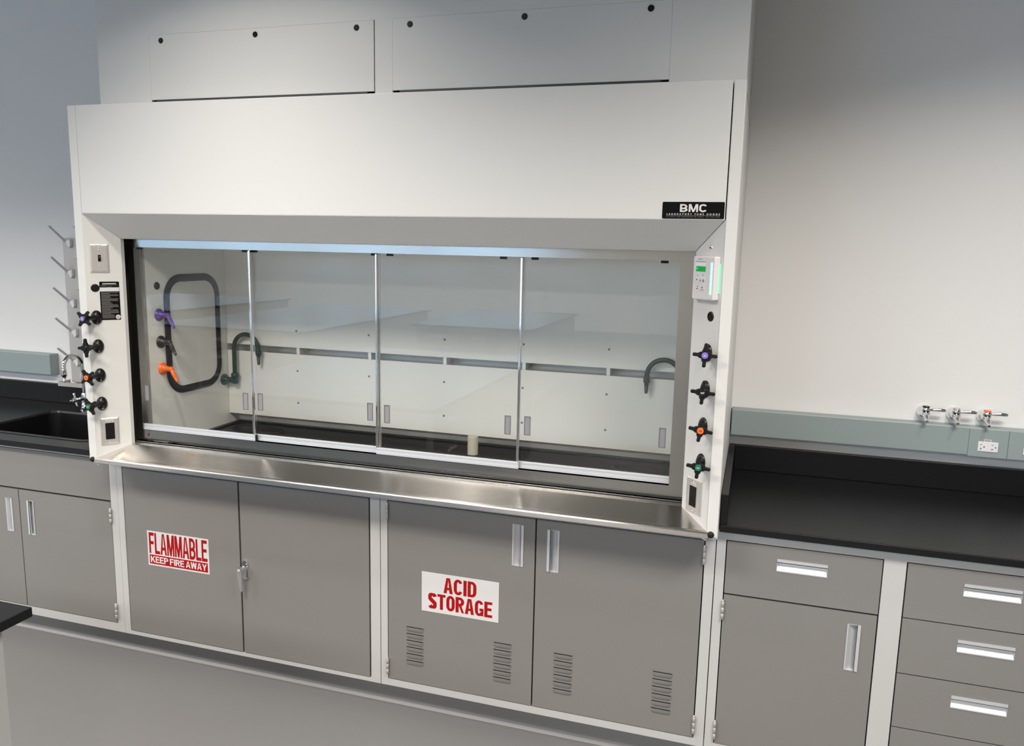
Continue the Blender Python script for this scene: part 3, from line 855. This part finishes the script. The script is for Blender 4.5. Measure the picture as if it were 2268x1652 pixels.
# ---- plates, plugs, labels on the posts
def plate(Mt, x0, x1, z0, z1, name, lab, kind):
    b = B('steelv', Mt)
    d_ = .0062; i_ = .0075
    o4 = [(x0, z0), (x1, z0), (x1, z1), (x0, z1)]
    i4 = [(x0+i_, z0+i_), (x1-i_, z0+i_), (x1-i_, z1-i_), (x0+i_, z1-i_)]
    m4 = [(x0+i_*.35, z0+i_*.35), (x1-i_*.35, z0+i_*.35), (x1-i_*.35, z1-i_*.35), (x0+i_*.35, z1-i_*.35)]
    vs_ = [(x, -.0002, z) for x, z in o4]+[(x, -d_*.72, z) for x, z in m4]+[(x, -d_, z) for x, z in i4]
    fs = [(8, 9, 10, 11)]
    for r_ in (0, 4):
        for k in range(4): fs.append((r_+k, r_+(k+1) % 4, r_+4+(k+1) % 4, r_+4+k))
    b.add(vs_, fs)
    o = tag(b.build(name, hood), lab)
    cx, cz = (x0+x1)/2, (z0+z1)/2
    if kind == 'switch':
        B('black', Mt).box(cx-.0052, cx+.0052, -d_-.0006, -d_-.0001, cz-.0125, cz+.0125).build('switch_slot', o)
        b = B('black', Mt)
        b.prism([(0, -.006), (0, .009), (.010, .004), (.011, -.002)], lambda u, v, a: (a, -d_-.0006-u, cz+v), cx-.0036, cx+.0036)
        b.build('toggle', o)
        sc = (cz-.030, cz+.030); st = (z1-.0135, z1-.0055)
    else:
        b = B('black', Mt).box(cx-.0165, cx+.0165, -d_-.0022, -d_-.0002, cz-.0335, cz+.0335, .001)
        b.use('rubber')
        for q in (-.0175, .0175):
            s2 = 1 if q > 0 else -1
            b.box(cx-.0075, cx-.0055, -d_-.0026, -d_-.0021, cz+q-.004, cz+q+.004)
            b.box(cx+.0052, cx+.0076, -d_-.0026, -d_-.0021, cz+q-.005, cz+q+.005)
            b.lathe((cx, -d_-.0021, cz+q+.0105), (0, -1, 0), [(0, .0025), (.0005, .0025)], 10)
        b.build('receptacle', o)
        sc = (cz-.048, cz+.048); st = (cz+.0345, cz+.0440)
    for z in sc:
        B('chrome', Mt).lathe((cx, -d_, z), (0, -1, 0), [(0, .0035), (.0012, .0032), (.0018, .0015)], 12).build('screw', o)
    b = B('paper', Mt).box(cx-.0145, cx+.0125, -d_-.0005, -d_-.0001, st[0], st[1])
    b.use('greyprint')
    mz = (st[0]+st[1])/2
    for q0, q1 in ((-.0125, -.0035), (-.0010, .0100)): b.box(cx+q0, cx+q1, -d_-.0007, -d_-.0005, mz-.0012, mz+.0012)
    b.build('sticker', o)
plate(ML, .0170, .0868, 1.6520, 1.7640, 'switch_plate', 'stainless light switch plate with black toggle', 'switch')
plate(ML, .0177, .0876, .9655, 1.0780, 'outlet_plate', 'stainless outlet plate with black receptacle on the left post', 'outlet')
plate(MR, -.1090, -.0315, .9535, 1.0690, 'outlet_plate', 'stainless outlet plate with black receptacle on the right post', 'outlet')
B('black', ML).lathe((.0311, 0, 1.5929), (0, -1, 0), [(0, .0155), (.0015, .0150), (.0028, .0125)], 22).build('hole_plug', hood)
B('black', MR).lathe((-.0431, 0, 1.5885), (0, -1, 0), [(0, .0155), (.0015, .0150), (.0028, .0125)], 22).build('hole_plug', hood)
B('chrome', MR).lathe((-.061, 0, 1.796), (0, -1, 0), [(0, .0075), (.001, .0070), (.0022, .004)], 16).use('black').box(-.0655, -.0565, -.0026, -.0021, 1.7952, 1.7968).build('screw', hood)
# black notice with unreadable small print
nx0, nx1, nz0, nz1 = .0463, .1162, 1.4670, 1.6172
b = B('plate', ML)
b.prism(rrect(nx0, nx1, nz0, nz1, .003, 3), lambda u, v, a: (u, -a, v), .0, .0008)
H_ = nz1-nz0; W_ = nx1-nx0
b.use('print').box(nx0+W_*.15, nx0+W_*.84, -.0011, -.0008, nz1-H_*.065, nz1-H_*.043)
b.use('paper').box(nx0+W_*.005, nx0+W_*.985, -.0011, -.0008, nz1-H_*.255, nz1-H_*.150)
b.use('greyprint')
for z_, a_, c_ in ((.088, .08, .92), (.112, .08, .35), (.130, .40, .62)):
    b.box(nx0+W_*a_, nx0+W_*c_, -.0010, -.0008, nz1-H_*(z_+.006), nz1-H_*(z_-.002))
for k in range(26):
    zz = .285+k*.0265
    a_ = .06; c_ = random.choice((.9, .92, .88, .55, .62, .94))
    if k in (1, 4, 9, 16, 21): c_ = .5
    if zz > .86: c_ = min(c_, .68)
    b.box(nx0+W_*a_, nx0+W_*c_, -.0010, -.0008, nz1-H_*(zz+.0075), nz1-H_*(zz-.0035))
b.use('paper').lathe((nx0+W_*.86, -.0008, nz0+H_*.075), (0, -1, 0), [(0, .0088), (.0003, .0088)], 24)
b.use('greyprint').lathe((nx0+W_*.86, -.0011, nz0+H_*.075), (0, -1, 0), [(0, .0060), (.0001, .0060)], 20)
b.use('paper').lathe((nx0+W_*.86, -.0012, nz0+H_*.075), (0, -1, 0), [(0, .0048), (.0001, .0048)], 20)
b.use('darkprint').text('L', nx0+W_*.86-.0018, nx0+W_*.86+.0022, nz0+H_*.075-.0026, nz0+H_*.075+.0026, -.0014, .03)
tag(b.build('notice_label', hood), 'black notice with grey small print and a white band')
# nameplate
b = B('plate')
b.prism(rrect(2.2242, 2.4050, 1.8795, 1.9287, .0035, 3), lambda u, v, a: (u, -a, v), .0, .0012)
b.use('print').block('BMC', 2.2760, 2.3545, 1.8992, 1.9222, -.00135, .26, .20, .14)
b.text('LABORATORY FUME HOODS', 2.2375, 2.3925, 1.8905, 1.8955, -.00135, .030, 1.9)
b.box(2.2370, 2.3930, -.00135, -.0012, 1.8884, 1.8888)
b.use('greyprint').text('P O BOX 4282 MUSKEGON MI 49444   231-733-1206', 2.2375, 2.3925, 1.8835, 1.8863, -.00135, .010, 1.5)
tag(b.build('nameplate', hood), 'black nameplate with white lettering')

# ---- airflow monitor on the right post
mo = thing('airflow_monitor', (R0[0]-.045, .03, 1.638), 'white airflow monitor with green display and glowing light bar on the right post', 'monitor')
mx0, mx1, mz0, mz1, md = -.1150, -.0105, 1.6385, 1.7695, .0210
def MU(u): return mx0+(mx1-mx0)*u
def MV(v): return mz1-(mz1-mz0)*v
b = B('plastic', MR)
b.prism(rrect(mx0, mx1, mz0, mz1, .005, 4), lambda u, v, a: (u, -a, v), .0003, md, .0025)
b.box(MU(.715), MU(.99), -md-.0012, -md+.002, mz0+.003, mz1-.003, .0014)
b.build('case', mo)
b = B('seal', MR)
b.box(MU(.12), MU(.585), -md-.0003, -md-.0001, MV(.135), MV(.118)); b.use('socket').box(MU(.13), MU(.58), -md-.0002, -md, MV(.22), MV(.13))
b.use('lcd').box(MU(.155), MU(.59), -md-.0010, -md-.0001, MV(.350), MV(.232))
b.use('lcdspot').lathe((MU(.21), -md-.0010, MV(.283)), (0, -1, 0), [(0, .0026), (.0002, .0026)], 14)
b.build('display', mo)
b = B('led', MR).box(MU(.835), MU(.915), -md-.0022, -md-.0010, MV(.865), MV(.140), .0005); b.build('light_bar', mo)
B('ledside', MR).box(mx1+.0002, mx1+.0016, -.0050, -.0006, MV(.84), MV(.17)).build('side_light', mo)
for u0, u1, v0, v1, sym in ((.155, .272, .49, .605, 'v'), (.320, .438, .495, .61, '^'), (.462, .59, .495, .615, 't'), (.392, .585, .645, .785, 'A')):
    b = B('socket', MR)
    b.box(MU(u0)-.0006, MU(u1)+.0006, -md-.0006, -md-.0001, MV(v1)-.0006, MV(v0)+.0006)
    b.use('plastic').box(MU(u0), MU(u1), -md-.0014, -md-.0006, MV(v1), MV(v0), .0003)
    b.use('darkprint')
    cu, cv = MU((u0+u1)/2), MV((v0+v1)/2)
    yy = -md-.0017
    if sym == 'v': b.add([(cu-.0028, yy, cv+.003), (cu+.0028, yy, cv+.003), (cu, yy, cv-.003)], [(0, 1, 2)])
    elif sym in '^A':
        b.add([(cu-.0030, yy, cv-.003), (cu+.0030, yy, cv-.003), (cu, yy, cv+.0038)], [(0, 1, 2)])
        if sym == 'A': b.box(MU(u0)+.001, MU(u1)-.001, yy, yy+.0002, MV(v1)+.0012, MV(v1)+.0022)
    else:
        b.box(cu-.0042, cu+.0040, yy, yy+.0002, cv+.0005, cv+.0024); b.box(cu-.0042, cu+.0044, yy, yy+.0002, cv-.0034, cv-.0012)
    b.build('button', mo)
b = B('darkprint', MR)
b.text('Hood 02', MU(.215), MU(.41), MV(.076), MV(.052), -md-.0002, .02)
for u in (.225, .475): b.box(MU(u)-.003, MU(u)+.003, -md-.0002, -md, MV(.447), MV(.438))
b.add([(MU(.475)-.0016, -md-.0002, MV(.432)), (MU(.475)+.0016, -md-.0002, MV(.432)), (MU(.475), -md-.0002, MV(.40))], [(0, 1, 2)])
b.add([(MU(.25)-.0022, -md-.0002, MV(.70)), (MU(.25)+.0006, -md-.0002, MV(.72)), (MU(.25)+.003, -md-.0002, MV(.665))], [(0, 1, 2)])
b.box(MU(.235)-.004, MU(.235)+.004, -md-.0002, -md, MV(.757), MV(.740))
b.use('paper').lathe((MU(.225), -md, MV(.418)), (0, -1, 0), [(0, .0020), (.0006, .0014)], 12)
b.build('printed_legends', mo)

# ---- work surface inside the hood, with two oval cup sinks
ws = thing('work_surface', (1.22, .48, .886), 'black epoxy work surface on the floor of the fume hood', 'work surface')
def oval(cx, cy, rx, ry, n=32): return [(cx+rx*math.cos(2*PI*k/n), cy+ry*math.sin(2*PI*k/n)) for k in range(n)]
CUPS = [(.325, .655, .125, .052), (2.105, .640, .100, .046)]
B('epoxy').slab([(.131, .182), (2.307, .182), (2.307, .786), (.131, .786)], [oval(*c) for c in CUPS], .886, .9135).build('slab', ws)
b = B('epoxy').box(.131, .150, .182, .786, .9136, .9212, .002).box(2.288, 2.307, .182, .786, .9136, .9212, .002)
b.box(.150, 2.288, .182, .200, .9136, .9212, .002).box(.150, 2.288, .770, .786, .9136, .9212, .002)
b.build('raised_rim', ws)
for cx, cy, rx, ry in CUPS:
    b = B('rubber'); n = 32; vs_ = []; fs = []
    secs = [(1.10, .9137), (1.08, .9180), (1.0, .9192), (.94, .9150), (.90, .900), (.84, .8885), (.5, .8875)]
    for s_, z in secs: vs_ += [(x, y, z) for x, y in oval(cx, cy, rx*s_, ry*s_)]
    for i in range(len(secs)-1):
        for k in range(n): fs.append((i*n+k, i*n+(k+1) % n, (i+1)*n+(k+1) % n, (i+1)*n+k))
    fs.append([(len(secs)-1)*n+k for k in range(n)])
    b.add(vs_, fs, True); b.build('cup_sink', ws)
b = B('pvc')
b.lathe((1.406, .620, .9136), (0, 0, 1), [(0, .0225), (.074, .0225), (.078, .0215), (.0785, .0180), (.05, .0175)], 28, caps=False)
tag(b.build('pipe_stub'), 'short cream plastic pipe standing on the hood work surface', 'pipe')

# ================================================================== sheet-metal enclosure above the hood
en = thing('hood_enclosure', (1.27, .4, ZT), 'tall white sheet-metal enclosure between the fume hood and the ceiling', 'enclosure')
EX0, EX1, EY = .0965, 2.442, .060
b = B('white')
b.ring(EX0, 1.2735, 2.2745, CEIL-.002, .3315, 1.2424, 2.2850, 2.5185, EY, EY+.010)
b.ring(1.2735, EX1, 2.2745, CEIL-.002, 1.3065, 2.2175, 2.2850, 2.5185, EY, EY+.010)
b.build('front_panel', en)
B('white').box(EX1-.004, EX1, EY+.0102, YW-.001, 2.2745, CEIL-.002).build('side_panel', en)
B('white').box(EX0, EX0+.004, EY+.0102, YW-.001, 2.2745, CEIL-.002).build('side_panel', en)
for x0, x1, ps in ((.3319, 1.2383, (.3838, .7815, 1.1748)), (1.3069, 2.2171, (1.3696, 1.7605, 2.1537))):
    p = B('white').box(x0, x1, EY+.0001, EY+.008, 2.2920, 2.5181).build('access_panel', en)
    B('filler').box(x0+.027, x1-.024, EY-.0025, EY+.005, 2.2853, 2.2912).build('hinge_strip', p)
    for q in ps:
        B('black').lathe((q, EY+.0001, 2.4975), (0, -1, 0), [(0, .0100), (.0015, .0098), (.003, .0080)], 20).build('hole_plug', p)
# dark strip standing in for the shaded gap between hood side and enclosure
B('filler').box(HR+.0001, HR+.0006, .085, .75, 2.2480, 2.2515).build('gap_strip', hood)

# ================================================================== raceways and wall services
def raceway(x0, x1, z0, z1, lab, loc):
    t = thing('raceway', loc, lab, 'raceway')
    B('raceway').box(x0, x1, .770, YW-.0005, z0, z1, .004).build('body', t)
    return t
t = raceway(2.4490, 3.70, 1.0590, 1.1650, 'grey-green cable raceway on the wall right of the hood', (3.07, .8, 1.059))
for x0, x1 in ((3.2955, 3.4235), (3.4245, 3.5525)):
    p = B('raceway').box(x0, x1, .7662, .7698, 1.0575, 1.1620, .0012).build('cover_plate', t)
    ox = x0+.0305
    if x0 > 3.4: ox = x0+.0485
    b = B('socket').box(ox, ox+.066, .7635, .7660, 1.0790, 1.1160, .0012)
    b.use('darkprint')
    for q in (ox+.010, ox+.047):
        b.box(q-.0035, q+.0035, .7631, .7636, 1.1040, 1.1056); b.box(q-.004, q+.004, .7631, .7636, 1.0895, 1.0911); b.box(q-.0008, q+.0008, .7631, .7636, 1.0845, 1.0895)
        b.lathe((q+.0105, .7636, 1.0965), (0, -1, 0), [(0, .0024), (.0005, .0024)], 12)
    b.build('receptacle', p)
    b = B('paper').box(ox+.018, ox+.043, .7638, .7660, 1.1162, 1.1245)
    b.use('greyprint').box(ox+.021, ox+.040, .7635, .7638, 1.1190, 1.1215)
    b.build('sticker', p)
    for q in (x0+.014, x1-.014): B('raceway').lathe((q, .7662, 1.1130), (0, -1, 0), [(0, .0028), (.001, .0022)], 10).build('screw', p)
t = raceway(-2.28, -1.0180, 1.0635, 1.1740, 'grey-green cable raceway on the wall left of the drying rack', (-1.65, .8, 1.0635))

def tap(x, capm, lab):
    z = 1.2020
    t = thing('gas_tap', (x, YW, z), lab, 'tap', 'chrome gas taps')
    b = B('chrome').lathe((x, YW-.0003, z), (0, -1, 0), [(0, .0245), (.002, .0245), (.010, .0225), (.020, .0170), (.027, .0125), (.040, .0110)], 28); b.build('flange', t)
    y = YW-.050
    b = B('chrome').ball((x, y, z), .0150)
    b.lathe((x, y, z-.004), (0, 0, 1), [(0, .0135), (.012, .0135), (.013, .0150), (.026, .0150), (.028, .0130)], 22)
    b.build('body', t)
    B(capm).lathe((x, y, z+.0242), (0, 0, 1), [(0, .0122), (.004, .0122), (.0052, .0105)], 22).build('index_cap', t)
    b = B('chrome')
    zc = z+.0145
    pts = [(x+.012, y, zc), (x+.020, y, zc+.0015), (x+.030, y, zc+.0030), (x+.045, y, zc+.0035), (x+.060, y, zc+.0030), (x+.0660, y, zc+.0020)]
    b.tube(pts, [.0042, .0050, .0062, .0068, .0064, .0045], 14)
    b.build('lever', t)
    d_ = Vector((0, -.80, -.42)).normalized()
    b = B('chrome').lathe(Vector((x, y, z)), d_, [(0, .0125), (.012, .0110), (.020, .0085), (.021, .0098), (.029, .0072), (.030, .0085), (.038, .0062), (.039, .0072), (.047, .0050)], 18)
    b.build('hose_nozzle', t)
tap(3.1445, 'black', 'chrome wall tap with black cap, leftmost of three')
tap(3.2465, 'satin', 'chrome wall tap with plain chrome cap, between two others')
tap(3.3475, 'orange', 'chrome wall tap with an orange cap above the white outlet')

# ---- drying rack
PX0, PX1 = -.917, -.335
rk = thing('drying_rack', (-.626, .81, 1.02), 'stainless drying rack with angled pegs on the wall beside the hood', 'drying rack')
B('satin').box(PX0, PX1, .806, .8245, 1.030, 1.7800, .001).build('back_plate', rk)
b = B('satin').box(PX0-.010, PX1+.01, .728, .8055, 1.0205, 1.0225).box(PX0-.010, PX1+.01, .726, .7285, 1.0205, 1.0420)
b.box(PX0-.010, PX0-.008, .7285, .8055, 1.0225, 1.0420).box(PX1+.008, PX1+.010, .7285, .8055, 1.0225, 1.0420)
b.build('drip_tray', rk)
b = B('paper').box(-.860, -.790, .8052, .8058, 1.060, 1.083); b.use('greyprint').box(-.850, -.845, .8049, .8052, 1.068, 1.074).box(-.835, -.80, .8049, .8052, 1.0695, 1.0725)
b.build('sticker', rk)
first = None
for c in range(4):
    for r_ in range(5):
        x = -.8885+c*.158; z = 1.7600-r_*.1536
        if first is None:
            b = B('peg'); d0 = Vector((x, .806, z-.004)); d1_ = Vector((x, .702, z+.0795))
            b.tube([d0, d0.lerp(d1_, .3), d0.lerp(d1_, .9), d1_], [.0075, .0062, .0056, .0046], 12)
            b.use('bracket').prism([(0, 0), (.030, .012), (.030, -.022), (.022, -.034)], lambda u, v, a: (x+.004+u, a, z+.004+v), .8058, .790, .001)
            b.lathe((x, .8055, z-.004), (0, -1, 0), [(0, .010), (.004, .0095), (.006, .0080)], 14)
            first = b.build('peg', rk)
            o0 = (x, z)
        else:
            p = first.copy(); C.objects.link(p); p.parent = rk
            p.location = (x-o0[0], 0, z-o0[1])

# ---- chrome gooseneck faucet at the sink
fx, fy = -.728, .698
ft = thing('faucet', (fx, fy, .9118), 'chrome gooseneck faucet at the back of the black sink', 'faucet')
b = B('chrome').lathe((fx, fy, .9118), (0, 0, 1), [(0, .024), (.006, .024), (.012, .019), (.05, .0165), (.085, .0165), (.092, .0120)], 24); b.build('base', ft)
b = B('chrome')
rr = .058
pts = [(fx, fy, 1.00), (fx, fy, 1.06), (fx, fy, 1.148)]
for k in range(1, 15):
    a = PI*k/14
    pts.append((fx, fy-rr+rr*math.cos(a), 1.148+rr*math.sin(a)))
pts.append((fx, fy-2*rr, 1.140))
b.tube(pts, .0095, 16)
ye = fy-2*rr
b.lathe((fx, ye, 1.142), (0, 0, -1), [(0, .0105), (.004, .0128), (.008, .0112), (.024, .0135), (.034, .0128), (.038, .0085), (.042, .0090), (.052, .0070), (.053, .0082), (.066, .0058)], 18)
b.build('spout', ft)
b = B('chrome')
hz_ = .9760
b.lathe((fx, fy-.012, hz_), (0, -1, 0), [(0, .0105), (.020, .0095), (.030, .0080), (.044, .0105), (.058, .0120), (.064, .006)], 18)
for k in range(4):
    a = PI/2*k+.25
    d_ = Vector((math.cos(a), 0, math.sin(a)))
    b.lathe(Vector((fx, fy-.058, hz_))+d_*.006, d_, [(0, .0058), (.016, .0048), (.024, .0062), (.029, .0050), (.031, .0025)], 12)
b.build('cross_handle', ft)
